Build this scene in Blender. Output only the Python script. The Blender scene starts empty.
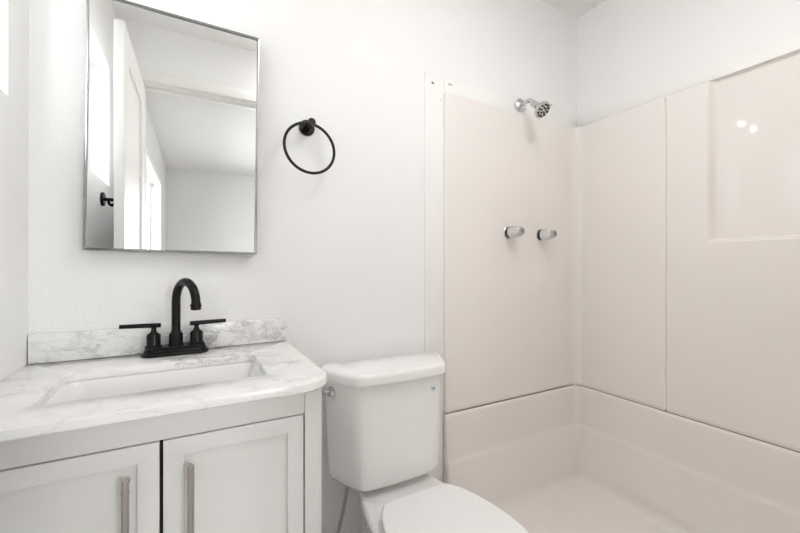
import bpy, bmesh, math, random
from mathutils import Vector, Matrix
random.seed(4)
S = bpy.context.scene
COL = S.collection

# ------------------------------------------------------------------ camera
YAW = math.radians(28.88)
cd = bpy.data.cameras.new('camera')
cam = bpy.data.objects.new('camera', cd); COL.objects.link(cam)
cam.location = (0, -1.28, 1.10)
cam.rotation_euler = (math.radians(90), 0, -YAW)
cd.sensor_width = 36.0
cd.lens = 377.8 / 800 * 36.0
cd.clip_start = 0.01
S.camera = cam

# ------------------------------------------------------------------ world, daylight, exposure
S.view_settings.view_transform = 'Standard'
S.view_settings.look = 'None'
S.view_settings.exposure = 1.0
S.view_settings.gamma = 1.0
S.view_settings.use_curve_mapping = False
S.cycles.max_bounces = 14
S.cycles.diffuse_bounces = 9
S.cycles.glossy_bounces = 6
S.cycles.transparent_max_bounces = 12
S.cycles.sample_clamp_indirect = 6.0

w = bpy.data.worlds.new('overcast_sky'); S.world = w
w.use_nodes = True
bg = w.node_tree.nodes['Background']
bg.inputs['Color'].default_value = (0.97, 0.985, 1.0, 1)
bg.inputs['Strength'].default_value = 0.8

def area(name, loc, rot, sx, sy, power, color=(1, 1, 1), spread=180):
    l = bpy.data.lights.new(name, 'AREA'); l.shape = 'RECTANGLE'
    l.size = sx; l.size_y = sy; l.energy = power; l.color = color
    l.spread = math.radians(spread)
    o = bpy.data.objects.new(name, l); COL.objects.link(o)
    o.location = loc; o.rotation_euler = rot
    return o
# daylight through the bathroom window and through the bedroom window (outside the panes)
area('daylight_bathroom_window', (-0.60, -0.62, 1.80), (0, math.radians(-90), 0), 0.62, 1.0, 1.8, (0.98, 0.99, 1.0))
area('daylight_bedroom_window', (-1.05, -3.0, 2.0), (0, math.radians(-74), 0), 1.5, 1.8, 88.0, (0.985, 0.99, 1.0))
area('fill_added_far_window', (1.38, -5.25, 1.95), (math.radians(76), 0, 0), 1.5, 1.7, 80.0, (0.985, 0.99, 1.0))  # fill light added behind an unseen window, shining in through the doorway

# ------------------------------------------------------------------ materials
def mat(name, color, rough=0.5, metal=0.0, spec=0.5, bump=None, coat=0.0):
    m = bpy.data.materials.new(name); m.use_nodes = True
    nt = m.node_tree; b = nt.nodes['Principled BSDF']
    b.inputs['Base Color'].default_value = (*color, 1)
    b.inputs['Roughness'].default_value = rough
    b.inputs['Metallic'].default_value = metal
    b.inputs['Specular IOR Level'].default_value = spec
    b.inputs['Coat Weight'].default_value = coat
    b.inputs['Coat Roughness'].default_value = 0.08
    if bump:
        scale, strength, dist = bump[:3]
        tc = nt.nodes.new('ShaderNodeTexCoord')
        n = nt.nodes.new('ShaderNodeTexNoise'); n.inputs['Scale'].default_value = scale
        n.inputs['Detail'].default_value = 3.0
        bp = nt.nodes.new('ShaderNodeBump')
        bp.inputs['Strength'].default_value = strength; bp.inputs['Distance'].default_value = dist
        nt.links.new(tc.outputs['Object'], n.inputs['Vector'])
        nt.links.new(n.outputs['Fac'], bp.inputs['Height'])
        nt.links.new(bp.outputs['Normal'], b.inputs['Normal'])
        if len(bump) > 3:                                   # faint mottling of the surface itself
            mx = nt.nodes.new('ShaderNodeMixRGB'); mx.inputs[1].default_value = (*color, 1)
            mx.inputs[2].default_value = (*[c * bump[3] for c in color], 1)
            n2 = nt.nodes.new('ShaderNodeTexNoise'); n2.inputs['Scale'].default_value = 2.5
            nt.links.new(tc.outputs['Object'], n2.inputs['Vector'])
            nt.links.new(n2.outputs['Fac'], mx.inputs[0]); nt.links.new(mx.outputs[0], b.inputs['Base Color'])
    return m

M = {}
M['wall'] = mat('white_textured_wall_paint', (0.866, 0.866, 0.862), 0.55, bump=(150, 0.26, 0.004))
M['ceiling'] = mat('white_ceiling_paint', (0.86, 0.855, 0.845), 0.7, bump=(120, 0.3, 0.004))
M['bedroom'] = mat('pale_grey_wall_paint', (0.735, 0.73, 0.72), 0.7, bump=(120, 0.3, 0.004))
M['trim'] = mat('white_trim_paint', (0.87, 0.865, 0.85), 0.35)
M['cabinet'] = mat('pale_grey_cabinet_paint', (0.775, 0.765, 0.755), 0.38)
M['gap_shade'] = mat('painted_gap_shade', (0.02, 0.02, 0.02), 0.8)  # near-black, painted shade for the gaps around the cabinet doors
M['shower'] = mat('bone_gel_coat', (0.855, 0.812, 0.780), 0.05, spec=0.32, bump=(7, 0.03, 0.01, 0.95))
M['porcelain'] = mat('white_vitreous_china', (0.88, 0.87, 0.86), 0.10, coat=0.4)
M['plastic'] = mat('white_seat_plastic', (0.88, 0.875, 0.87), 0.25)
M['basin'] = mat('white_basin_glaze', (0.86, 0.855, 0.845), 0.12, coat=0.3)
M['black'] = mat('matte_black_metal', (0.012, 0.011, 0.011), 0.26, metal=0.6)
M['bronze'] = mat('dark_bronze_metal', (0.022, 0.020, 0.019), 0.30, metal=0.7)
M['chrome'] = mat('chrome', (0.64, 0.64, 0.645), 0.06, metal=1.0)
M['nickel'] = mat('brushed_nickel', (0.50, 0.465, 0.435), 0.32, metal=1.0)
M['steel'] = mat('polished_steel_frame', (0.36, 0.36, 0.355), 0.16, metal=1.0)
M['mirror'] = mat('mirror_silver', (0.95, 0.955, 0.95), 0.0, metal=1.0)
M['rubber'] = mat('dark_rubber', (0.03, 0.03, 0.03), 0.6)
M['seal'] = mat('tan_joint_caulk', (0.33, 0.27, 0.22), 0.7)
M['hose'] = mat('braided_grey_hose', (0.45, 0.44, 0.43), 0.45, metal=0.3, bump=(900, 0.6, 0.002))
M['sticker_blue'] = mat('pale_blue_sticker', (0.60, 0.70, 0.72), 0.35)
M['sticker_dark'] = mat('dark_green_print', (0.06, 0.12, 0.11), 0.4)
M['cap'] = mat('dark_grey_knob_cap', (0.16, 0.155, 0.15), 0.35, metal=0.5)
M['hole'] = mat('dark_nail_hole', (0.12, 0.12, 0.12), 0.9)
M['floor'] = mat('pale_vinyl_floor', (0.68, 0.655, 0.63), 0.45, bump=(30, 0.1, 0.003, 0.8))
M['carpet'] = mat('beige_carpet', (0.58, 0.55, 0.52), 0.95, bump=(400, 0.8, 0.006))

def acrylic():
    m = bpy.data.materials.new('clear_acrylic'); m.use_nodes = True
    b = m.node_tree.nodes['Principled BSDF']
    b.inputs['Base Color'].default_value = (0.93, 0.93, 0.93, 1)
    b.inputs['Roughness'].default_value = 0.10
    b.inputs['Transmission Weight'].default_value = 0.65
    b.inputs['IOR'].default_value = 1.49
    return m
M['acrylic'] = acrylic()

def pane():
    m = bpy.data.materials.new('window_glass'); m.use_nodes = True
    nt = m.node_tree; nt.nodes.remove(nt.nodes['Principled BSDF'])
    t = nt.nodes.new('ShaderNodeBsdfTransparent'); t.inputs[0].default_value = (0.97, 0.98, 0.98, 1)
    g = nt.nodes.new('ShaderNodeBsdfGlossy'); g.inputs['Roughness'].default_value = 0.02
    lw = nt.nodes.new('ShaderNodeLayerWeight'); lw.inputs['Blend'].default_value = 0.5
    pw = nt.nodes.new('ShaderNodeMath'); pw.operation = 'POWER'; pw.inputs[1].default_value = 5.0
    f = nt.nodes.new('ShaderNodeMath'); f.operation = 'MULTIPLY_ADD'; f.inputs[1].default_value = 0.9; f.inputs[2].default_value = 0.04
    nt.links.new(lw.outputs['Facing'], pw.inputs[0]); nt.links.new(pw.outputs[0], f.inputs[0])
    x = nt.nodes.new('ShaderNodeMixShader')
    nt.links.new(f.outputs[0], x.inputs[0]); nt.links.new(t.outputs[0], x.inputs[1]); nt.links.new(g.outputs[0], x.inputs[2])
    nt.links.new(x.outputs[0], nt.nodes['Material Output'].inputs['Surface'])
    return m
M['glass'] = pane()

def marble():
    m = bpy.data.materials.new('white_marble_with_grey_veins'); m.use_nodes = True
    nt = m.node_tree; b = nt.nodes['Principled BSDF']; L = nt.links
    tc = nt.nodes.new('ShaderNodeTexCoord')
    mp = nt.nodes.new('ShaderNodeMapping'); mp.inputs['Rotation'].default_value = (0.5, 0.35, 0.55)
    mp.inputs['Scale'].default_value = (1.0, 1.5, 1.5)
    L.new(tc.outputs['Object'], mp.inputs['Vector'])
    def vein(scale, width, seed, distort):
        n = nt.nodes.new('ShaderNodeTexNoise'); n.noise_dimensions = '4D'
        n.inputs['W'].default_value = seed
        n.inputs['Scale'].default_value = scale; n.inputs['Detail'].default_value = 6
        n.inputs['Roughness'].default_value = 0.6; n.inputs['Distortion'].default_value = distort
        L.new(mp.outputs[0], n.inputs['Vector'])
        a = nt.nodes.new('ShaderNodeMath'); a.operation = 'SUBTRACT'; a.inputs[1].default_value = 0.5
        c = nt.nodes.new('ShaderNodeMath'); c.operation = 'ABSOLUTE'
        d = nt.nodes.new('ShaderNodeMapRange'); d.inputs['From Max'].default_value = width
        d.inputs['To Min'].default_value = 1.0; d.inputs['To Max'].default_value = 0.0
        L.new(n.outputs['Fac'], a.inputs[0]); L.new(a.outputs[0], c.inputs[0]); L.new(c.outputs[0], d.inputs['Value'])
        return d.outputs[0]
    v1 = vein(7.0, 0.030, 3.1, 0.7); v2 = vein(17.0, 0.045, 7.7, 0.5)
    cl = nt.nodes.new('ShaderNodeTexNoise'); cl.inputs['Scale'].default_value = 5.0; cl.inputs['Detail'].default_value = 4
    L.new(mp.outputs[0], cl.inputs['Vector'])
    cr = nt.nodes.new('ShaderNodeMapRange'); cr.inputs['From Min'].default_value = 0.46; cr.inputs['From Max'].default_value = 0.66
    L.new(cl.outputs['Fac'], cr.inputs['Value'])
    mu = nt.nodes.new('ShaderNodeMath'); mu.operation = 'MULTIPLY'
    L.new(v2, mu.inputs[0]); L.new(cr.outputs[0], mu.inputs[1])
    m1 = nt.nodes.new('ShaderNodeMath'); m1.operation = 'MULTIPLY'; m1.inputs[1].default_value = 0.55
    pm = nt.nodes.new('ShaderNodeMath'); pm.operation = 'ADD'; pm.inputs[1].default_value = 0.25
    L.new(cr.outputs[0], pm.inputs[0])
    m2 = nt.nodes.new('ShaderNodeMath'); m2.operation = 'MULTIPLY'
    L.new(v1, m1.inputs[0]); L.new(m1.outputs[0], m2.inputs[0]); L.new(pm.outputs[0], m2.inputs[1])
    ad = nt.nodes.new('ShaderNodeMath'); ad.operation = 'MAXIMUM'
    sc = nt.nodes.new('ShaderNodeMath'); sc.operation = 'MULTIPLY'; sc.inputs[1].default_value = 0.5
    L.new(mu.outputs[0], sc.inputs[0]); L.new(m2.outputs[0], ad.inputs[0]); L.new(sc.outputs[0], ad.inputs[1])
    a3 = nt.nodes.new('ShaderNodeMath'); a3.operation = 'MULTIPLY_ADD'; a3.inputs[1].default_value = 0.10
    L.new(cr.outputs[0], a3.inputs[0]); L.new(ad.outputs[0], a3.inputs[2]); a3.use_clamp = True
    mx = nt.nodes.new('ShaderNodeMixRGB')
    mx.inputs[1].default_value = (0.86, 0.855, 0.845, 1); mx.inputs[2].default_value = (0.25, 0.245, 0.24, 1)
    L.new(a3.outputs[0], mx.inputs[0]); L.new(mx.outputs[0], b.inputs['Base Color'])
    b.inputs['Roughness'].default_value = 0.16
    return m
M['marble'] = marble()

def glow(name, color, strength):
    m = bpy.data.materials.new(name); m.use_nodes = True
    b = m.node_tree.nodes['Principled BSDF']
    b.inputs['Base Color'].default_value = (*color, 1)
    b.inputs['Emission Color'].default_value = (*color, 1)
    b.inputs['Emission Strength'].default_value = strength
    return m
M['bulb'] = glow('lit_bulb', (1.0, 0.95, 0.89), 22.0)

# ------------------------------------------------------------------ builders
ROOTS = {}
def empty(name, loc, label, cat, group=None):
    o = bpy.data.objects.new(name, None); COL.objects.link(o); o.location = loc
    o.empty_display_size = 0.05
    o['label'] = label; o['category'] = cat
    if group: o['group'] = group
    ROOTS[o] = Vector(loc)
    return o

def link(name, bm, m, parent=None, smooth=35, kind=None, bevel=0, seg=3):
    """one mesh object from a bmesh in world coordinates, parented to a thing or a part"""
    base = Vector((0, 0, 0))
    if parent is not None:
        base = ROOTS[parent]
        bmesh.ops.translate(bm, verts=bm.verts, vec=-base)
    if bevel:
        bmesh.ops.recalc_face_normals(bm, faces=bm.faces); bm.normal_update()
        bmesh.ops.bevel(bm, geom=[e for e in bm.edges if len(e.link_faces) == 2 and e.calc_face_angle() > .2], offset=bevel, segments=seg, profile=0.5, affect='EDGES', clamp_overlap=True)
    bmesh.ops.recalc_face_normals(bm, faces=bm.faces)
    me = bpy.data.meshes.new(name); bm.to_mesh(me); bm.free()
    for p in me.polygons: p.use_smooth = True
    me.set_sharp_from_angle(angle=math.radians(smooth))
    ms = m if isinstance(m, (list, tuple)) else [m]
    for k in ms: me.materials.append(k)
    o = bpy.data.objects.new(name, me); COL.objects.link(o)
    if parent is not None:
        o.parent = parent; ROOTS[o] = base
    else:
        ROOTS[o] = Vector((0, 0, 0))
    if kind: o['kind'] = kind
    return o

def tag(o, label, cat, group=None):
    o['label'] = label; o['category'] = cat
    if group: o['group'] = group
    return o

def box(bm, x0, x1, y0, y1, z0, z1, bevel=0, seg=2):
    vs = [bm.verts.new((x, y, z)) for x in (x0, x1) for y in (y0, y1) for z in (z0, z1)]
    q = [(0, 1, 3, 2), (4, 6, 7, 5), (0, 4, 5, 1), (2, 3, 7, 6), (0, 2, 6, 4), (1, 5, 7, 3)]
    fs = [bm.faces.new([vs[i] for i in f]) for f in q]
    if bevel:
        es = list({e for f in fs for e in f.edges})
        bmesh.ops.bevel(bm, geom=es, offset=bevel, segments=seg, profile=0.5, affect='EDGES', clamp_overlap=True)
    return bm

def loft(bm, rings, cap0=True, cap1=True, closed=True):
    vv = [[bm.verts.new(p) for p in r] for r in rings]
    n = len(rings[0])
    for a, b in zip(vv[:-1], vv[1:]):
        for i in range(n if closed else n - 1):
            j = (i + 1) % n
            bm.faces.new((a[i], a[j], b[j], b[i]))
    if cap0 and closed: bm.faces.new(list(reversed(vv[0])))
    if cap1 and closed: bm.faces.new(vv[-1])
    return bm

def frame_of(d):
    d = Vector(d).normalized()
    u = Vector((0, 0, 1)) if abs(d.z) < 0.9 else Vector((1, 0, 0))
    a = d.cross(u).normalized(); b = d.cross(a).normalized()
    return d, a, b

def lathe(bm, origin, axis, prof, n=32):
    """prof: list of (distance along axis, radius)"""
    d, a, b = frame_of(axis); o = Vector(origin)
    rings = [[o + d * t + (a * math.cos(2 * math.pi * i / n) + b * math.sin(2 * math.pi * i / n)) * max(r, 1e-5) for i in range(n)] for t, r in prof]
    return loft(bm, rings)

def tube(bm, pts, rad, n=20, cap=True):
    pts = [Vector(p) for p in pts]
    rr = rad if isinstance(rad, (list, tuple)) else [rad] * len(pts)
    t0 = (pts[1] - pts[0]).normalized()
    _, a, b = frame_of(t0)
    rings = []
    prev = t0
    for k, p in enumerate(pts):
        t = (pts[min(k + 1, len(pts) - 1)] - pts[max(k - 1, 0)]).normalized()
        q = prev.rotation_difference(t); a = q @ a; b = q @ b; prev = t
        rings.append([p + (a * math.cos(2 * math.pi * i / n) + b * math.sin(2 * math.pi * i / n)) * rr[k] for i in range(n)])
    return loft(bm, rings, cap, cap)

def smooth_pts(pts, it=3, closed=False):
    pts = [Vector(p) for p in pts]
    for _ in range(it):
        out = []
        n = len(pts)
        rng = range(n) if closed else range(n - 1)
        if not closed: out.append(pts[0])
        for i in rng:
            a, b = pts[i], pts[(i + 1) % n]
            out += [a * 0.75 + b * 0.25, a * 0.25 + b * 0.75]
        if not closed: out.append(pts[-1])
        pts = out
    return pts

def prism(bm, outline, z0, z1, edge=0.0):
    """outline (x, y) extruded from z0 to z1, with a rounded top and bottom edge"""
    n = len(outline)
    cx = sum(p[0] for p in outline) / n; cy = sum(p[1] for p in outline) / n
    def ins(e):
        out = []
        for i in range(n):
            p0, p, p1 = Vector(outline[i - 1][:2]), Vector(outline[i][:2]), Vector(outline[(i + 1) % n][:2])
            t = (p1 - p0).normalized(); nn = Vector((-t.y, t.x))
            if nn.dot(Vector((cx, cy)) - p) < 0: nn = -nn
            out.append(p + nn * e)
        return out
    rings = []
    def add(e, z): rings.append([(q.x, q.y, z) for q in ins(e)])
    if edge:
        for k in range(5):
            a = math.pi / 2 * k / 4; add(edge * (1 - math.sin(a)), z0 + edge * (1 - math.cos(a)))
        for k in range(5):
            a = math.pi / 2 * k / 4; add(edge * (1 - math.cos(a)), z1 - edge * (1 - math.sin(a)))
    else:
        add(0, z0); add(0, z1)
    return loft(bm, rings)

def plate_with_holes(bm, axis, at0, at1, a0, a1, b0, b1, holes):
    """a slab between at0 and at1 along axis ('x' or 'y'); a is the other horizontal axis, b is z; holes are (a0, a1, b0, b1)"""
    As = sorted({a0, a1, *[h[0] for h in holes], *[h[1] for h in holes]})
    Bs = sorted({b0, b1, *[h[2] for h in holes], *[h[3] for h in holes]})
    def P(t, a, b): return (t, a, b) if axis == 'x' else (a, t, b)
    solid = {}
    for i in range(len(As) - 1):
        for j in range(len(Bs) - 1):
            ca, cb = (As[i] + As[i + 1]) / 2, (Bs[j] + Bs[j + 1]) / 2
            solid[i, j] = not any(h[0] < ca < h[1] and h[2] < cb < h[3] for h in holes)
    cache = {}
    def V(t, i, j):
        k = (t, i, j)
        if k not in cache: cache[k] = bm.verts.new(P((at0, at1)[t], As[i], Bs[j]))
        return cache[k]
    for (i, j), s in solid.items():
        if not s: continue
        for t in (0, 1):
            bm.faces.new((V(t, i, j), V(t, i + 1, j), V(t, i + 1, j + 1), V(t, i, j + 1)))
        for di, dj, e in ((-1, 0, ((i, j), (i, j + 1))), (1, 0, ((i + 1, j), (i + 1, j + 1))), (0, -1, ((i, j), (i + 1, j))), (0, 1, ((i, j + 1), (i + 1, j + 1)))):
            if not solid.get((i + di, j + dj), False):
                (p, q), (r, s2) = e
                bm.faces.new((V(0, p, q), V(0, r, s2), V(1, r, s2), V(1, p, q)))
    return bm

def B(): return bmesh.new()
def lerp(a, b, t): return a + (b - a) * t
def sstep(a, b, x):
    t = min(1, max(0, (x - a) / (b - a))); return t * t * (3 - 2 * t)

# ------------------------------------------------------------------ the room
XL, XR, YB, YF, ZC = -0.363, 1.785, 0.018, -1.205, 2.41
YE = -4.62                              # far wall of the bedroom behind the camera
WIN1 = (-1.03, -0.105, 1.485, 2.065)    # y0, y1, z0, z1 of the bathroom window opening
WIN2 = (-3.62, -2.35, 0.75, 1.99)
st = 'structure'
link('floor', box(B(), XL - .15, XR + .12, YE - .1, YB + .1, -0.10, 0.0), M['floor'], kind=st)
link('floor_bedroom', box(B(), XL, 3.0, YE, -1.30, 0.0, 0.012), M['carpet'], kind=st)
link('wall_back', box(B(), XL - .15, XR + .12, YB, YB + .1, 0, ZC + .1), M['wall'], kind=st)
bm = plate_with_holes(B(), 'x', XL - .14, XL, YE - .1, YB, 0, ZC + .1, [WIN1, WIN2])
link('wall_left', bm, M['wall'], kind=st)
link('wall_right', box(B(), XR, XR + .1, YF - .09, YB, 0, ZC + .1), M['wall'], kind=st)
DX0, DX1, DZ = -0.262, 0.425, 2.105     # doorway
bm = plate_with_holes(B(), 'y', YF - .088, YF, XL, XR, 0, ZC + .1, [(DX0, DX1, -1, DZ)])
link('wall_front', bm, M['wall'], kind=st)
link('ceiling', box(B(), XL, XR, YF, YB, ZC, ZC + .1), M['ceiling'], kind=st)
link('ceiling_bedroom', box(B(), XL, 3.0, YE, YF - .088, ZC, ZC + .1), M['bedroom'], kind=st)
WIN_ADDED = (0.86, 1.86, 0.75, 2.0)          # unseen window added beside the mirror's view, to let in fill light
link('wall_bedroom_far', plate_with_holes(B(), 'y', YE - .1, YE, XL - .14, 3.1, 0, ZC + .1, [WIN_ADDED]), M['bedroom'], kind=st)
w3 = link('added_window_3', plate_with_holes(B(), 'y', YE - .08, YE - .04, WIN_ADDED[0], WIN_ADDED[1], WIN_ADDED[2], WIN_ADDED[3], [(WIN_ADDED[0] + .04, 1.34, WIN_ADDED[2] + .04, WIN_ADDED[3] - .04), (1.38, WIN_ADDED[1] - .04, WIN_ADDED[2] + .04, WIN_ADDED[3] - .04)]), M['trim'], kind=st, bevel=.003)
link('window_glass', box(B(), WIN_ADDED[0] + .03, WIN_ADDED[1] - .03, YE - .063, YE - .057, WIN_ADDED[2] + .03, WIN_ADDED[3] - .03), M['glass'], w3, kind=st)
link('wall_bedroom_right', box(B(), 3.0, 3.1, YE, YF - .088, 0, ZC + .1), M['bedroom'], kind=st)
link('wall_bedroom_near', box(B(), XR + .1, 3.1, YF - .088, YF, 0, ZC + .1), M['bedroom'], kind=st)
# bedroom side of the shared left wall is painted the bedroom's grey
link('wall_bedroom_left', plate_with_holes(B(), 'x', XL, XL + .004, YE, YF - .088, 0, ZC, [WIN2]), M['bedroom'], kind=st)

def window(name, W, depth, mullion, casing=0):
    y0, y1, z0, z1 = W
    x0 = XL - depth
    fw = 0.035
    root = link(name, plate_with_holes(B(), 'x', x0 - .02, x0 + .02, y0, y1, z0, z1,
                [(y0 + fw, y1 - fw, z0 + fw, z1 - fw)]), M['trim'], kind=st, bevel=0.003)
    if mullion:
        ym = (y0 + y1) / 2
        link('sash_bar', box(B(), x0 - .018, x0 + .018, ym - .018, ym + .018, z0 + fw, z1 - fw, .003), M['trim'], root, kind=st)
    link('window_glass', box(B(), x0 - .003, x0 + .003, y0 + fw, y1 - fw, z0 + fw, z1 - fw), M['glass'], root, kind=st)
    if casing:
        c = casing
        link('window_casing', plate_with_holes(B(), 'x', XL + .003, XL + .018, y0 - c, y1 + c, z0 - c, z1 + c,
             [(y0, y1, z0, z1)]), M['trim'], root, kind=st, bevel=0.003)
    return root
window('window_1', WIN1, 0.105, True)
window('window_2', WIN2, 0.10, True, 0.055)

# baseboards
link('baseboard_back', box(B(), .262, .905, YB - .012, YB, 0, .085, .003), M['trim'], kind=st)
link('baseboard_left', box(B(), XL, XL + .012, YF, -.47, 0, .085, .003), M['trim'], kind=st)

# doorway casing and jamb (seen in the mirror)
def casing_at(name, y0, y1):
    c = 0.055
    bm = B()
    for (xa, xb, za, zb) in ((DX0 - c, DX0 + .004, 0, DZ - .004), (DX1 - .004, DX1 + c, 0, DZ - .004), (DX0 - c, DX1 + c, DZ - .004, DZ + c)):
        box(bm, xa, xb, y0, y1, za, zb, .003)
    link(name, bm, M['trim'], kind=st)
casing_at('trim_1', YF, YF + .014)
bm = B()
for (xa, xb, za, zb) in ((DX0, DX0 + .012, 0, DZ - .012), (DX1 - .012, DX1, 0, DZ - .012), (DX0, DX1, DZ - .012, DZ)):
    box(bm, xa, xb, YF - .088, YF, za, zb, .002)
for (xa, xb, za, zb) in ((DX0 + .012, DX0 + .022, 0, DZ - .024), (DX1 - .022, DX1 - .012, 0, DZ - .024), (DX0 + .012, DX1 - .012, DZ - .024, DZ - .012)):
    box(bm, xa, xb, YF - .075, YF - .04, za, zb, .002)
link('trim_2', bm, M['trim'], kind=st)

# open door leaf, swung into the bathroom along the left wall
def door():
    W, T, H = 0.62, 0.035, 2.062
    root = bpy.data.objects.new('door_1', None); COL.objects.link(root)
    root['kind'] = st; ROOTS[root] = Vector((0, 0, 0))
    bm = B(); sw = .105
    # local: x along the leaf from the hinge, y thickness, z up
    plate_with_holes(bm, 'y', -T, 0, 0, W, .012, H, [(sw, W - sw, .22, 1.0), (sw, W - sw, 1.12, H - .12)])
    link('door_frame', bm, M['trim'], root, kind=st, bevel=.0025)
    for za, zb in ((.215, 1.005), (1.115, H - .115)):
        link('door_panel', box(B(), sw - .005, W - sw + .005, -T + .011, -.011, za, zb), M['trim'], root, kind=st)
    for s in (1,):
        o = (W - .06, -T / 2 + s * T / 2, .95)
        link('door_knob', lathe(B(), o, (0, s, 0), [(0, .0), (0, .03), (.006, .03), (.008, .012), (.028, .011), (.034, .02), (.05, .026), (.06, .022), (.063, 0)]), M['black'], root, kind=st)
    root.location = (DX0 - .009, YF + .018, 0)
    root.rotation_euler = (0, 0, math.radians(90.15))
    return root
door()

# painted boards framing the shower unit
ZS, ZJ = 1.822, 0.487                  # top of the surround, height of its lower joint
SX0, SX1 = 0.922, 1.753                # shower unit from its left edge to its long side
bm = B()
box(bm, .846, SX0 + .004, YB - .004, YB, .50, 1.890, .001)
box(bm, .828, .846, YB - .0075, YB, .50, 1.890, .0035, 3)
tr = link('trim_3', bm, M['trim'], kind=st)
link('trim_4', box(B(), SX0 + .006, XR, YB - .004, YB, ZS - .005, 1.890, .002), M['trim'], kind=st)
link('trim_5', box(B(), XR - .004, XR, YF, YB - .012, ZS - .005, 1.890, .002), M['trim'], kind=st)
for (x, z, r) in ((.866, 1.855, .005), (.872, 1.852, .003), (.951, 1.868, .004), (.962, 1.868, .003), (.905, 1.79, .002)):
    link('nail_hole', lathe(B(), (x, YB - (.0042), z), (0, -1, 0), [(0, r), (.0006, r * .8)], 10), M['hole'], tr, kind=st)

# ------------------------------------------------------------------ shower unit
def shower():
    root = empty('shower_stall', (1.34, -.6, 0), 'glossy bone-coloured moulded shower stall filling the corner right of the toilet', 'shower')
    R = 0.045; Y1 = YF + .018
    # plan curve of the inner face, from the left edge of the faucet side round to the near end
    path = []
    def seg(p, q, n):
        for k in range(n): path.append((lerp(p[0], q[0], k / n), lerp(p[1], q[1], k / n)))
    def arc(cx, cy, r, a0, a1, n):
        for k in range(n):
            a = lerp(a0, a1, k / n); path.append((cx + r * math.cos(a), cy + r * math.sin(a)))
    hp = math.pi / 2
    path.append((SX0, YB - .004))
    arc(SX0 + .010, 0.010, .010, math.pi, 1.5 * math.pi, 6)
    seg((SX0 + .010, 0), (SX1 - R, 0), 24)
    arc(SX1 - R, -R, R, hp, 0, 10)
    seg((SX1, -R), (SX1, -.415), 14)
    seg((SX1, -.415), (SX1, -.433), 12)
    seg((SX1, -.433), (SX1, -.555), 8)
    seg((SX1, -.555), (SX1, -.62), 26)
    seg((SX1, -.62), (SX1, Y1 + R), 14)
    arc(SX1 - R, Y1 + R, R, 0, -hp, 10)
    seg((SX1 - R, Y1), (SX0 + .01, Y1), 10)
    path.append((SX0, Y1)); path.append((SX0, YF + .002))
    zs = [ZJ + .002, ZJ + .004, ZJ + .008] + [lerp(ZJ + .02, 1.17, k / 10) for k in range(11)] + [lerp(1.178, 1.226, k / 20) for k in range(21)] + [lerp(1.24, ZS - .012, k / 10) for k in range(11)]
    top = [(ZS - .006, .001), (ZS - .002, .004), (ZS, .009), (ZS, .013)]
    def nrm(i):
        a, b = path[max(i - 1, 0)], path[min(i + 1, len(path) - 1)]
        tx, ty = b[0] - a[0], b[1] - a[1]; l = math.hypot(tx, ty)
        return (-ty / l, tx / l)          # outward (away from the bather)
    rings = []
    for z in zs:
        r = []
        for i, (x, y) in enumerate(path):
            e = 0.0
            if z < ZJ + .007: e = .003
            if x == SX1:
                # recessed upper panel nearest the doorway
                f = sstep(-.570, -.591, y) * sstep(1.192, 1.206, z)
                e += 0.029 * f
                e += 0.006 * max(0.0, 1 - abs(y + .424) / .005)        # vertical seam
            nx, ny = nrm(i)
            if i in (0, len(path) - 1): e = 0
            r.append((x + nx * e, y + ny * e, z))
        rings.append(r)
    for z, e0 in top:
        r = []
        for i, (x, y) in enumerate(path):
            e = e0
            if x == SX1: e += 0.029 * sstep(-.570, -.591, y) * (1 - sstep(0.002, .013, e0))
            nx, ny = nrm(i)
            if i in (0, len(path) - 1): e = 0
            r.append((x + nx * e, y + ny * e, z))
        rings.append(r)
    link('surround', loft(B(), rings, closed=False), M['shower'], root, smooth=60)

    # base: three upright walls that lean in to the tray below a moulded line
    prof = [(ZJ - .004, .013), (ZJ - .002, .006), (ZJ - .003, .001), (ZJ - .007, -.003), (ZJ - .015, -.004), (.40, -.004), (.305, -.004), (.297, -.0045), (.288, -.0065), (.281, -.0108), (.275, -.0122), (.268, -.013)]
    for k in range(1, 9): t = k / 8; prof.append((lerp(.268, .090, t), -lerp(.013, .052, t ** 1.25)))
    for k in range(1, 8):
        a = hp * k / 7; prof.append((.090 - .045 * math.sin(a), -(.052 + .05 * (1 - math.cos(a)))))
    rings = []
    pp = [p for p in path]
    for z, e in prof:
        r = []
        for i, (x, y) in enumerate(pp):
            # inset by moving each side of the plan inwards
            d = -e
            fx = (x - SX0) / (SX1 - SX0)
            yy = y
            if y > -R: yy = y - d * (1 if y <= 0.0001 else 0)
            xx = x
            if x > SX1 - R: xx = x - d * (x - (SX1 - R)) / R
            if y > -R and x > SX1 - R: yy = y - d * (y + R) / R
            elif y > -R: yy = y - d if y < .0101 else y
            if y < Y1 + R: yy = y + d * min(1, (Y1 + R - y) / R)
            if i == 0: xx, yy = x, y
            if i == len(pp) - 1: xx, yy = x, y
            r.append((xx, min(yy, YB - .004), z))
        rings.append(r)
    bm = loft(B(), rings, closed=False)
    # outer left edge down to the floor
    box(bm, SX0, SX0 + .10, -.1, YB - .004, .0, .046)
    link('base', bm, M['shower'], root, smooth=50)
    g = B(); box(g, SX0 + .004, SX1 - .01, .003, .012, ZJ - .006, ZJ + .008); box(g, SX1 + .004, SX1 + .012, Y1 + .03, .0, ZJ - .006, ZJ + .008)
    link('joint_seal', g, M['seal'], root)
    # tray floor and the kerb to step over
    bm = B(); box(bm, SX0 + .05, SX1 - .085, Y1 + .085, -.085, .02, .0455)
    link('tray', bm, M['shower'], root)
    bm = B(); box(bm, SX0, SX0 + .085, Y1, -.008, 0, .125, .018, 4)
    link('kerb', bm, M['shower'], root, smooth=50)
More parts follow.
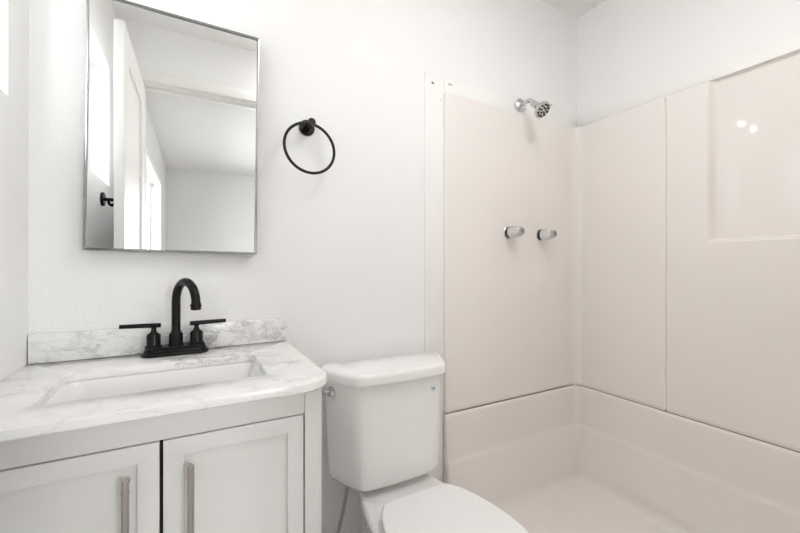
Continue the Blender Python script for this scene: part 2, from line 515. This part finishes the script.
    link('drain', lathe(B(), (1.33, -.62, .0455), (0, 0, 1), [(0, .0), (0, .045), (.003, .043), (.003, .036), (.0015, .034), (.0015, 0)]), M['chrome'], root)
    return root
shower()

# shower head on its bent arm
def shower_head():
    o = Vector((1.362, YB - .010, 1.862))
    root = empty('showerhead', o, 'chrome shower head on a short bent arm above the stall', 'shower head')
    link('escutcheon', lathe(B(), o, (0, -1, 0), [(0, .0), (0, .031), (.003, .031), (.009, .024), (.014, .014), (.014, 0)]), M['chrome'], root)
    pts = smooth_pts([o, o + Vector((0, -.045, .004)), o + Vector((-.004, -.060, 0.0)), o + Vector((-.010, -.084, -.024))], 3)
    link('arm', tube(B(), pts, .0105), M['chrome'], root)
    d = Vector((0.06, -.68, -.66)).normalized(); p = pts[-1]
    link('swivel', lathe(B(), p - d * .004, d, [(0, .0), (0, .013), (.014, .0145), (.018, .010), (.022, .015), (.03, .016), (.034, .011), (.034, 0)]), M['chrome'], root)
    q = p + d * .026
    hd = link('head', lathe(B(), q, d, [(0, 0), (0, .012), (.007, .015), (.022, .028), (.031, .036), (.040, .0385), (.045, .037), (.047, .032), (.046, 0)], 40), M['chrome'], root)
    _, a, b = frame_of(d)
    n = B()
    f = q + d * .0465
    for k in range(10):
        t = 2 * math.pi * k / 10
        lathe(n, f + (a * math.cos(t) + b * math.sin(t)) * .0262, d, [(0, .0), (0, .0058), (.003, .005), (.003, 0)], 12)
    for k in range(5):
        t = 2 * math.pi * k / 5
        lathe(n, f + (a * math.cos(t) + b * math.sin(t)) * .0125, d, [(0, .0), (0, .005), (.003, .004), (.003, 0)], 12)
    link('nozzles', n, M['rubber'], hd)
    side = (Vector((.75, 0, .66)) - d * d.dot(Vector((.75, 0, .66)))).normalized()
    link('selector_tab', tube(B(), [q + d * .038 + side * .034, q + d * .038 + side * .050 + Vector((0, 0, .004))], [.006, .004], 12), M['chrome'], hd)
shower_head()

# clear knobs of the two shower valves
def valve(x, z, label):
    o = Vector((x, -.0006, z))
    root = empty('shower_valve', o, label, 'shower knob', 'clear knobs on the shower faucet side')
    link('escutcheon', lathe(B(), o, (0, -1, 0), [(0, 0), (0, .0295), (.002, .0295), (.004, .027), (.004, 0)]), M['chrome'], root)
    link('stem', lathe(B(), o + Vector((0, -.003, 0)), (0, -1, 0), [(0, 0), (0, .0255), (.0145, .0255), (.0145, 0)], 24), M['rubber'], root)
    # fluted tapering body
    bm = B()
    rr2 = []
    for t, r in ((.018, .0250), (.020, .0280), (.030, .0280), (.050, .0255), (.074, .0200), (.081, .0185), (.084, .0155)):
        rr2.append([o + Vector((math.cos(a), 0, math.sin(a))) * (r * (1 - .05 * (.5 + .5 * math.cos(a * 8)))) + Vector((0, -t, 0)) for a in [2 * math.pi * i / 64 for i in range(64)]])
    loft(bm, rr2)
    link('knob', bm, M['acrylic'], root)
    link('cap', lathe(B(), o + Vector((0, -.0835, 0)), (0, -1, 0), [(0, 0), (0, .0105), (.002, .0085), (.002, 0)], 20), M['cap'], root)
valve(1.275, 1.256, 'clear fluted shower knob nearer the toilet, closer to the stall edge')
valve(1.485, 1.253, 'clear fluted shower knob nearer the stall corner')

# ------------------------------------------------------------------ vanity
VX0, VX1, VY = XL + .006, 0.261, -0.450
def vanity():
    root = empty('vanity_cabinet', ((VX0 + VX1) / 2, -.21, 0), 'pale grey two-door shaker vanity cabinet under the marble countertop', 'cabinet')
    Y = VY; ZT = .833; zd = .774; sw = .0415
    bm = B()
    box(bm, VX0, VX0 + .016, Y + .02, YB - .002, .0, ZT)
    box(bm, VX1 - .016, VX1, Y + .03, YB - .002, .0, ZT)
    box(bm, VX0 + .016, VX1 - .016, Y + .03, YB - .002, .09, .105)
    box(bm, VX0 + .016, VX1 - .016, YB - .012, YB - .004, .105, ZT)
    link('carcass', bm, M['cabinet'], root)
    link('top_rail', box(B(), VX0 + sw, VX1 - .043, Y, Y + .02, zd + .003, ZT, .0008), M['cabinet'], root)
    link('stile', box(B(), VX0, VX0 + sw, Y, Y + .02, 0, ZT, .0008), M['cabinet'], root)
    ol = [(VX1 - .0425, Y - .0015), (VX1 - .014, Y + .0015), (VX1, Y + .016), (VX1, Y + .035), (VX1 - .0425, Y + .035)]
    link('stile', prism(B(), ol, 0, ZT), M['cabinet'], root)
    link('bottom_rail', box(B(), VX0 + sw, VX1 - .043, Y, Y + .02, .085, .12, .0008), M['cabinet'], root)
    link('gap_shade_sheet', box(B(), VX0 + sw, VX1 - .043, Y + .017, Y + .019, .12, zd + .003), M['gap_shade'], root)  # thin dark sheet behind the doors, so their gaps look shaded
    da, db = VX0 + sw + .001, VX1 - .043 - .0025
    mid = -.0495
    for (a, b, hx) in ((da, mid - .003, -.1005), (mid + .003, db, -.0015)):
        r = .034; z0, z1 = .123, zd
        bm = plate_with_holes(B(), 'y', Y, Y + .016, a, b, z0, z1, [(a + r, b - r, z0 + r, z1 - r)])
        d = link('door', bm, M['cabinet'], root, bevel=.0012, seg=2)
        link('door_panel', box(B(), a + r - .004, b - r + .004, Y + .0085, Y + .0145, z0 + r - .004, z1 - r + .004), M['cabinet'], d)
        yh = Y - .030; zt = .731
        h = B()
        tube(h, [(hx, yh, zt - .190), (hx, yh, zt)], .0060, 20)
        for zz in (zt - .175, zt - .014):
            tube(h, [(hx, yh, zz), (hx, Y + .001, zz)], .0045, 14)
        for s, zz in ((1, zt - .022), (-1, zt - .168)):
            lathe(h, (hx, yh, zz - .001), (0, 0, 1), [(0, .006), (0, .0068), (.002, .0068), (.002, .006)], 20)
        link('handle', h, M['nickel'], d)
    return root
vanity()

ZT0, ZT1 = .8335, .853
CX0, CX1, CY0, CY1 = XL + .001, .276, -.490, YB - .001
SKX0, SKX1, SKY0, SKY1 = -.251, .153, -.379, -.143       # sink cut-out
def rrect(x0, x1, y0, y1, r, n=8):
    out = []
    for cx, cy, a0 in ((x1 - r, y1 - r, 0), (x0 + r, y1 - r, 90), (x0 + r, y0 + r, 180), (x1 - r, y0 + r, 270)):
        for k in range(n + 1):
            a = math.radians(a0 + 90 * k / n); out.append((cx + r * math.cos(a), cy + r * math.sin(a)))
    return out
def countertop():
    root = empty('countertop', (-.045, -.23, ZT0), 'white marble vanity countertop with grey veins and a rounded front corner', 'countertop')
    # outer outline with a large rounded front right corner, walked so that it pairs with the cut-out
    R = .075
    N = 9
    outer = [(CX1, CY1)] * N + [(CX0, CY1)] * N + [(CX0, CY0)] * N
    for k in range(N):
        a = math.radians(270 + 90 * k / (N - 1)); outer.append((CX1 - R + R * math.cos(a), CY0 + R + R * math.sin(a)))
    inner = rrect(SKX0, SKX1, SKY0, SKY1, .022, N - 1)
    # spread the coincident corner points a little along the edges so that the faces stay valid
    def spread(pts, d0, d1):
        out = []
        n = len(pts)
        for k, p in enumerate(pts):
            t = (k / (n - 1)) * 2 - 1
            v = d0 if t < 0 else d1
            out.append((p[0] + v[0] * abs(t) * .03, p[1] + v[1] * abs(t) * .03))
        return out
    o2 = spread(outer[0:N], (0, -1), (-1, 0)) + spread(outer[N:2 * N], (1, 0), (0, -1)) + spread(outer[2 * N:3 * N], (0, 1), (1, 0)) + outer[3 * N:]
    e = .004
    def inset(pts, s, amt):
        cx, cy = ((CX0 + CX1) / 2, (CY0 + CY1) / 2) if s else ((SKX0 + SKX1) / 2, (SKY0 + SKY1) / 2)
        out = []
        for i, p in enumerate(pts):
            a, b = pts[i - 1], pts[(i + 1) % len(pts)]
            tx, ty = b[0] - a[0], b[1] - a[1]; l = math.hypot(tx, ty) or 1
            out.append((p[0] - ty / l * amt, p[1] + tx / l * amt))
        return out
    rings = []
    def ring(pts, z): rings.append([(p[0], p[1], z) for p in pts])
    ring(inner, ZT0); ring(inner, ZT1 - .002); ring(inset(inner, 0, -.0008), ZT1 - .0005); ring(inset(inner, 0, -.002), ZT1)
    oi = inset(o2, 1, .003)
    ring(oi, ZT1); ring(inset(o2, 1, .0009), ZT1 - .0009); ring(o2, ZT1 - .003); ring(o2, ZT0 + .003); ring(inset(o2, 1, .003), ZT0)
    bm = B()
    vv = [[bm.verts.new(p) for p in r] for r in rings]
    n = len(o2); vv.append(vv[0])
    for a, b in zip(vv[:-1], vv[1:]):
        for i in range(n):
            j = (i + 1) % n
            bm.faces.new((a[i], a[j], b[j], b[i]))
    link('slab', bm, M['marble'], root, smooth=40)
    link('backsplash', box(B(), CX0 + .002, CX1, 0, YB - .001, ZT1 + .001, .9285, .002), M['marble'], root)
    return root
countertop()

def basin():
    root = empty('sink_basin', ((SKX0 + SKX1) / 2, (SKY0 + SKY1) / 2, .69), 'white rectangular undermount sink basin below the marble cut-out', 'sink')
    rings = []
    def R(e, z, r): rings.append([(x, y, z) for x, y in rrect(SKX0 + e, SKX1 - e, SKY0 + e, SKY1 - e, r)])
    R(-.028, ZT0 - .012, .03); R(-.028, ZT0 - .001, .03); R(-.002, ZT0 - .001, .024); R(0, ZT0 - .004, .024); R(.004, ZT0 - .014, .026); R(.024, .745, .036); R(.034, .722, .045); R(.055, .709, .05); R(.085, .704, .03)
    R(.11, .7025, .006)
    bm = B(); loft(bm, rings, cap0=False, cap1=True)
    o = link('bowl', bm, M['basin'], root, smooth=60)
    link('drain', lathe(B(), (-.047, -.26, .7025), (0, 0, 1), [(0, 0), (0, .021), (.003, .020), (.003, .013), (.001, .012), (.001, 0)]), M['black'], root)
basin()

# ------------------------------------------------------------------ faucet
def faucet():
    cx, cy, z0 = -.0385, -.0400, ZT1 + .0004
    root = empty('faucet', (cx, cy, z0), 'matte black two-handle gooseneck faucet on the marble countertop', 'faucet')
    def stadium(hx, r, n=14):
        out = []
        for k in range(n + 1):
            a = math.radians(-90 + 180 * k / n); out.append((cx + hx - r + r * math.cos(a), cy + r * math.sin(a)))
        for k in range(n + 1):
            a = math.radians(90 + 180 * k / n); out.append((cx - hx + r + r * math.cos(a), cy + r * math.sin(a)))
        return out
    rings = []
    for hx, r, z in ((.0815, .0265, 0), (.0825, .0275, .002), (.0825, .0275, .008), (.0815, .0265, .010), (.0765, .0245, .011), (.0765, .0245, .016), (.0755, .0235, .018), (.0735, .0215, .019), (.0735, .0215, .024), (.072, .020, .0255)):
        rings.append([(x, y, z0 + z) for x, y in stadium(hx, r)])
    link('base', loft(B(), rings), M['black'], root)
    zb = z0 + .025
    # spout
    phi = math.radians(27); dx, dy = math.sin(phi), -math.cos(phi)
    bm = B()
    lathe(bm, (cx, cy, zb), (0, 0, 1), [(0, 0), (0, .0195), (.004, .0195), (.004, .0175), (.030, .0172), (.033, .0170), (.037, .0135), (.042, .0118), (.046, .0113), (.046, 0)])
    rr = .0535; zc = 1.001
    pts = [(cx, cy, zb + .040), (cx, cy, zb + .08), (cx, cy, zc - .03), (cx, cy, zc - .01)]
    for k in range(0, 25):
        a = math.pi * k / 24 * .985
        u = rr - rr * math.cos(a); pts.append((cx + dx * u, cy + dy * u, zc + rr * math.sin(a) * 1.06))
    u = 2 * rr
    tube(bm, pts, .0112, 24)
    sp = link('spout', bm, M['black'], root, smooth=50)
    link('aerator', lathe(B(), (cx + dx * u, cy + dy * u, zc - .0165), (0, 0, 1), [(0, 0), (0, .0120), (.002, .0128), (.008, .0128), (.009, .0138), (.0135, .0138), (.015, .0128), (.020, .0112), (.020, 0)]), M['black'], sp)
    for s in (-1, 1):
        hx = cx - .001 + s * .052
        h = link('handle', lathe(B(), (hx, cy, zb), (0, 0, 1), [(0, 0), (0, .0205), (.004, .0205), (.005, .0175), (.007, .0168), (.032, .0168), (.035, .0155), (.040, .0085), (.046, .0062), (.052, .0062), (.056, .0085), (.056, 0)]), M['black'], root, smooth=50)
        zl = zb + .0595
        link('lever', tube(B(), [(hx - s * .017, cy - .004, zl - .0004), (hx + s * .020, cy, zl), (hx + s * .077, cy + .002, zl + .001)], [.0062, .0062, .0056], 20), M['black'], h)
faucet()

# ------------------------------------------------------------------ mirror
def mirror():
    W, H = .428, .682
    c = Vector((-.0305, 0, 1.4815))
    root = empty('wall_mirror', (c.x, YB, c.z), 'rectangular wall mirror in a thin polished steel frame above the vanity', 'mirror')
    ROOTS[root] = Vector((0, 0, 0))
    f = .0065; yf, yb = -.040, -.004
    bm = plate_with_holes(B(), 'y', yf, yb, -W / 2, W / 2, -H / 2, H / 2, [(-W / 2 + f, W / 2 - f, -H / 2 + f, H / 2 - f)])
    link('frame', bm, M['steel'], root, bevel=.0012, seg=2)
    link('mirror_glass', box(B(), -W / 2 + f - .002, W / 2 - f + .002, yf + .005, yb - .004, -H / 2 + f - .002, H / 2 - f + .002), M['mirror'], root)
    root.rotation_euler = (0, .013, -.007)
mirror()

# ------------------------------------------------------------------ towel ring
def towel_ring():
    c = Vector((.3475, YB, 1.577))
    root = empty('towel_ring', c, 'dark bronze towel ring hanging on the wall right of the mirror', 'towel ring')
    link('rosette', lathe(B(), c, (0, -1, 0), [(0, 0), (0, .027), (.003, .0275), (.008, .0265), (.010, .024), (.010, 0)]), M['bronze'], root)
    link('post', lathe(B(), c + Vector((0, -.008, 0)), (0, -1, 0), [(0, 0), (0, .0125), (.006, .011), (.028, .0105), (.044, .0105), (.048, .013), (.060, .013), (.062, .0115), (.062, 0)], 28), M['bronze'], root)
    y0 = c.y - .054
    R, yaw, tilt = .0845, .055, .10
    ctr = Vector((.3425, y0 - .008, 1.4915))
    pts = []
    n = 72
    for k in range(n + 1):
        a = 2 * math.pi * k / n
        lx, lz = R * math.sin(a), R * math.cos(a)
        ly, z = lz * math.sin(tilt), lz * math.cos(tilt)
        pts.append(ctr + Vector((lx * math.cos(yaw) - ly * math.sin(yaw), lx * math.sin(yaw) + ly * math.cos(yaw), z)))
    bm = B(); m = 14; rings = []
    for k in range(n):
        t = (pts[(k + 1) % n] - pts[k - 1 if k else n - 1]).normalized()
        rad = (pts[k] - ctr).normalized(); b = t.cross(rad)
        rings.append([pts[k] + (rad * math.cos(2 * math.pi * i / m) + b * math.sin(2 * math.pi * i / m)) * .0048 for i in range(m)])
    rings.append(rings[0])
    vv = [[bm.verts.new(p) for p in r] for r in rings[:-1]]; vv.append(vv[0])
    for a, b2 in zip(vv[:-1], vv[1:]):
        for i in range(m):
            j = (i + 1) % m; bm.faces.new((a[i], a[j], b2[j], b2[i]))
    link('ring', bm, M['bronze'], root, smooth=80)
towel_ring()

# robe hook on the left wall below the window (seen in the mirror)
def robe_hook():
    c = Vector((XL, -.865, 1.400))
    root = empty('robe_hook', c, 'matte black robe hook on the left wall below the window, seen in the mirror', 'hook')
    link('rosette', lathe(B(), c, (1, 0, 0), [(0, 0), (0, .031), (.008, .031), (.011, .028), (.011, 0)]), M['black'], root)
    link('peg', lathe(B(), c + Vector((.008, 0, 0)), (1, 0, 0), [(0, 0), (0, .008), (.038, .0075), (.040, .013), (.049, .013), (.050, .011), (.050, 0)], 24), M['black'], root)
    link('lower_prong', tube(B(), [c + Vector((.025, 0, -.002)), c + Vector((.026, 0, -.018)), c + Vector((.034, 0, -.024)), c + Vector((.046, 0, -.022))], [.006, .006, .007, .008], 14), M['black'], root)
robe_hook()

# ------------------------------------------------------------------ toilet
TX = .610
def toilet():
    root = empty('toilet', (TX, -.35, 0), 'white two-piece toilet with closed lid between the vanity and shower stall', 'toilet')
    def plan(hw, hf, yb, ys, yf, bow):
        """half-width at the back, half-width of the flat front, back y, y where the shoulder starts, front y"""
        half = [(0, yb), (hw * .55, yb), (hw - .045, yb), (hw - .014, yb - .008), (hw - .002, yb - .034), (hw + .001, lerp(yb, ys, .75)), (hw - .003, ys), (lerp(hw, hf, .45), lerp(ys, yf, .52)), (hf + .012, yf + .018), (hf - .008, yf + .003), (hf - .05, yf - bow * .35), (0, yf - bow)]
        pts = [(x, y) for x, y in half] + [(-x, y) for x, y in reversed(half[1:-1])]
        sm = smooth_pts([(x, y, 0) for x, y in pts], 3, True)
        return [(TX + p.x, p.y) for p in sm]
    # tank body
    secs = [(.384, .78, .035), (.3855, .84, .022), (.390, .890, .011), (.399, .918, .004), (.412, .934, .0)]
    rings = []
    for z, s, e in secs:
        rings.append([(TX + (x - TX) * s, -.10 + (y + .10) * (s + .02), z) for x, y in plan(0.222, .155, -.012, -.070, -.196, .006)])
    for k in range(1, 13):
        t = k / 12; z = lerp(.412, .732, t); s = lerp(.934, 1.0, t)
        rings.append([(TX + (x - TX) * s, -.10 + (y + .10) * lerp(.964, 1.0, t), z) for x, y in plan(0.222, .155, -.012, -.070, -.196, .006)])
    tank = link('tank', loft(B(), rings), M['porcelain'], root, smooth=60)
    # lid
    lid = plan(.236, .163, -.004, -.078, -.212, .010)
    rings = []
    def L(e, z):
        n = len(lid); r = []
        for i in range(n):
            a, b = lid[i - 1], lid[(i + 1) % n]; p = lid[i]
            tx, ty = b[0] - a[0], b[1] - a[1]; l = math.hypot(tx, ty)
            nx, ny = -ty / l, tx / l
            if (TX - p[0]) * nx + (-.1 - p[1]) * ny < 0: nx, ny = -nx, -ny
            r.append((p[0] + nx * e, p[1] + ny * e, z))
        rings.append(r)
    L(.010, .729); L(.006, .729); L(.002, .7305); L(0, .731); L(0, .749); L(.002, .757); L(.005, .7610); L(.009, .7640); L(.013, .7655)
    link('tank_lid', loft(B(), rings), M['porcelain'], root, smooth=60)
    # flush lever on the left shoulder
    p = Vector((TX - .195, -.118, .690)); nrm = Vector((-.86, -.51, 0)).normalized()
    p = Vector((TX - .2090, -.0900, .690))
    lv = link('flush_lever', lathe(B(), p, nrm, [(-.01, 0), (-.01, .0180), (.001, .0180), (.005, .0165), (.010, .013), (.014, .011), (.014, 0)], 24), M['chrome'], root)
    a0 = p + nrm * .012
    arm = smooth_pts([a0 + Vector((.004, -.004, -.001)), a0 + Vector((-.008, .008, 0.002)), a0 + Vector((-.022, .036, .005)), a0 + Vector((-.028, .062, .006))], 2)
    na = len(arm)
    link('lever_arm', tube(B(), arm, [lerp(.0115, .0080, min(1, k / (na - 1) * 2)) for k in range(na)], 16), M['chrome'], lv)
    # round sticker on the tank front, upper right
    s = Vector((.7255, -.2005, .683)); sn = Vector((.0, -1, 0.02)).normalized()
    stk = link('sticker', lathe(B(), s, sn, [(0, 0), (0, .0105), (.0016, .0105), (.0016, 0)], 28), M['sticker_blue'], tank)
    link('sticker_print', lathe(B(), s + sn * .0016, sn, [(0, 0), (0, .0035), (.0006, .0035), (.0006, 0)], 16), M['sticker_dark'], tank)
    # bowl and pedestal: sections from the floor to the rim
    def egg(hr, hm, yr, ym, yf, sq=2.0, rc=0):
        """half-width at the rear, at the widest line ym, rear y, front y"""
        half = []
        for k in range(9):
            t = k / 8; half.append((lerp(hr, hm, math.sin(t * math.pi / 2)), lerp(yr, ym, t)))
        for k in range(1, 17):
            a = math.pi / 2 * k / 16
            half.append((hm * math.cos(a) ** (2 / sq), ym + (yf - ym) * math.sin(a) ** (2 / sq)))
        if rc: half[0:1] = [(hr - rc, yr), (hr - rc * .3, yr - rc * .22), (hr + .002, yr - rc * .75)]; half = [p for i, p in enumerate(half) if i < 3 or p[1] < yr - rc * .9]
        pts = half[:-1] + [(0, yf)] + [(-x, y) for x, y in reversed(half[:-1])]
        return [(TX + x, y) for x, y in pts]
    secs = [(0, .100, .115, -.08, -.33, -.58), (.02, .100, .115, -.08, -.33, -.58), (.04, .093, .108, -.08, -.33, -.565), (.12, .088, .104, -.08, -.34, -.57), (.20, .092, .118, -.07, -.38, -.62),
            (.26, .092, .142, -.05, -.41, -.67), (.31, .097, .164, -.035, -.43, -.71), (.340, .101, .174, -.03, -.44, -.728), (.352, .101, .175, -.03, -.44, -.73), (.359, .098, .172, -.033, -.44, -.726), (.3615, .090, .164, -.04, -.44, -.716)]
    rings = [[(x, y, z) for x, y in egg(a, b, c, d, e)] for z, a, b, c, d, e in secs]
    link('bowl', loft(B(), rings), M['porcelain'], root, smooth=60)
    # foot of the tank resting on the bowl
    link('tank_gasket', box(B(), TX - .06, TX + .06, -.150, -.05, .3600, .3855, .004), M['porcelain'], root)
    # seat and lid
    def slab(name, z0, z1, g, m, edge, dome=0):
        ol = egg(.124 + g, .176 + g, -.272, -.50, -.745 - g, 2.15, .035)
        ol = [(p.x, p.y) for p in smooth_pts([(x, y, 0) for x, y in ol], 2, True)]
        bm = prism(B(), ol, z0, z1, edge)
        return link(name, bm, m, root, smooth=60)
    slab('seat', .3645, .381, -.003, M['plastic'], .006)
    slab('seat_lid', .384, .400, .002, M['plastic'], .0075)
    for s in (-1, 1):
        link('seat_hinge', box(B(), TX + s * .07 - .016, TX + s * .07 + .016, -.295, -.262, .3605, .385, .005), M['plastic'], root)
    return root
toilet()

# water hose from the tank down to the stop valve
def hose():
    root = empty('water_supply_hose', (.44, -.03, .16), 'grey water supply hose running down from the toilet tank to the wall', 'hose')
    pts = smooth_pts([(.462, -.080, .372), (.461, -.080, .365), (.460, -.080, .36), (.446, -.074, .27), (.430, -.060, .19), (.425, -.05, .13)], 3)
    link('hose', tube(B(), pts, .0058, 14), M['hose'], root)
    link('coupling_nut', lathe(B(), (.462, -.080, .370), (0, 0, 1), [(0, 0), (0, .014), (.013, .014), (.013, 0)], 8), M['plastic'], root)
    v = lathe(B(), (.425, YB, .115), (0, -1, 0), [(0, 0), (0, .026), (.004, .026), (.006, .010), (.060, .010), (.062, .014), (.082, .014), (.082, 0)], 20)
    lathe(v, (.425, -.05, .115), (0, 0, 1), [(0, .009), (.02, .009), (.02, 0)], 16)
    link('stop_valve', v, M['chrome'], root)
hose()

# ------------------------------------------------------------------ light above the mirror (mirrored in the shower's gloss)
def vanity_light():
    c = Vector((-.005, YB, 2.13))
    root = empty('vanity_light', c, 'two-bulb black bar light on the wall above the mirror', 'wall light')
    link('backplate', box(B(), c.x - .17, c.x + .17, YB - .022, YB, c.z + .03, c.z + .09, .004), M['black'], root)
    for s in (-1, 1):
        x = c.x + s * .10
        link('arm', tube(B(), smooth_pts([(x, YB - .02, c.z + .06), (x, -.06, c.z + .065), (x, -.085, c.z + .06), (x, -.085, c.z + .035)], 2), .007, 14), M['black'], root)
        link('socket', lathe(B(), (x, -.085, c.z + .04), (0, 0, -1), [(0, 0), (0, .02), (.02, .02), (.02, 0)], 20), M['black'], root)
        pr = [(0, .0), (0, .0085)]
        for k in range(1, 13):
            a = math.pi * k / 12; pr.append((.008 + .015 * (1 - math.cos(a)), max(.0085 * (1 - k / 12), .015 * math.sin(a))))
        link('bulb', lathe(B(), (x, -.085, c.z + .02), (0, 0, -1), pr, 20), M['bulb'], root)
vanity_light()

# round ceiling fixture added out of view, to fill the bathroom evenly
M['fill_diffuser'] = glow('added_fill_glow', (1.0, 0.995, 0.995), 6.2)  # glow of the added ceiling fill
def added_ceiling_fill():
    c = Vector((.80, -.925, ZC))
    root = empty('added_ceiling_fill', c, 'added round white fill light flush on the bathroom ceiling, out of view', 'ceiling light')
    link('pan', lathe(B(), c, (0, 0, -1), [(0, 0), (0, .268), (.022, .268), (.026, .264), (.026, .256), (.018, .253), (.008, .253), (.008, 0)], 64), M['trim'], root)
    pr = [(0, 0), (0, .252), (.012, .252)] + [(.012 + .030 * math.sin(math.pi / 2 * k / 8), max(.252 * math.cos(math.pi / 2 * k / 8), .0005)) for k in range(1, 9)]
    link('fill_diffuser', lathe(B(), c + Vector((0, 0, -.010)), (0, 0, -1), pr, 64), M['fill_diffuser'], root, smooth=60)
added_ceiling_fill()
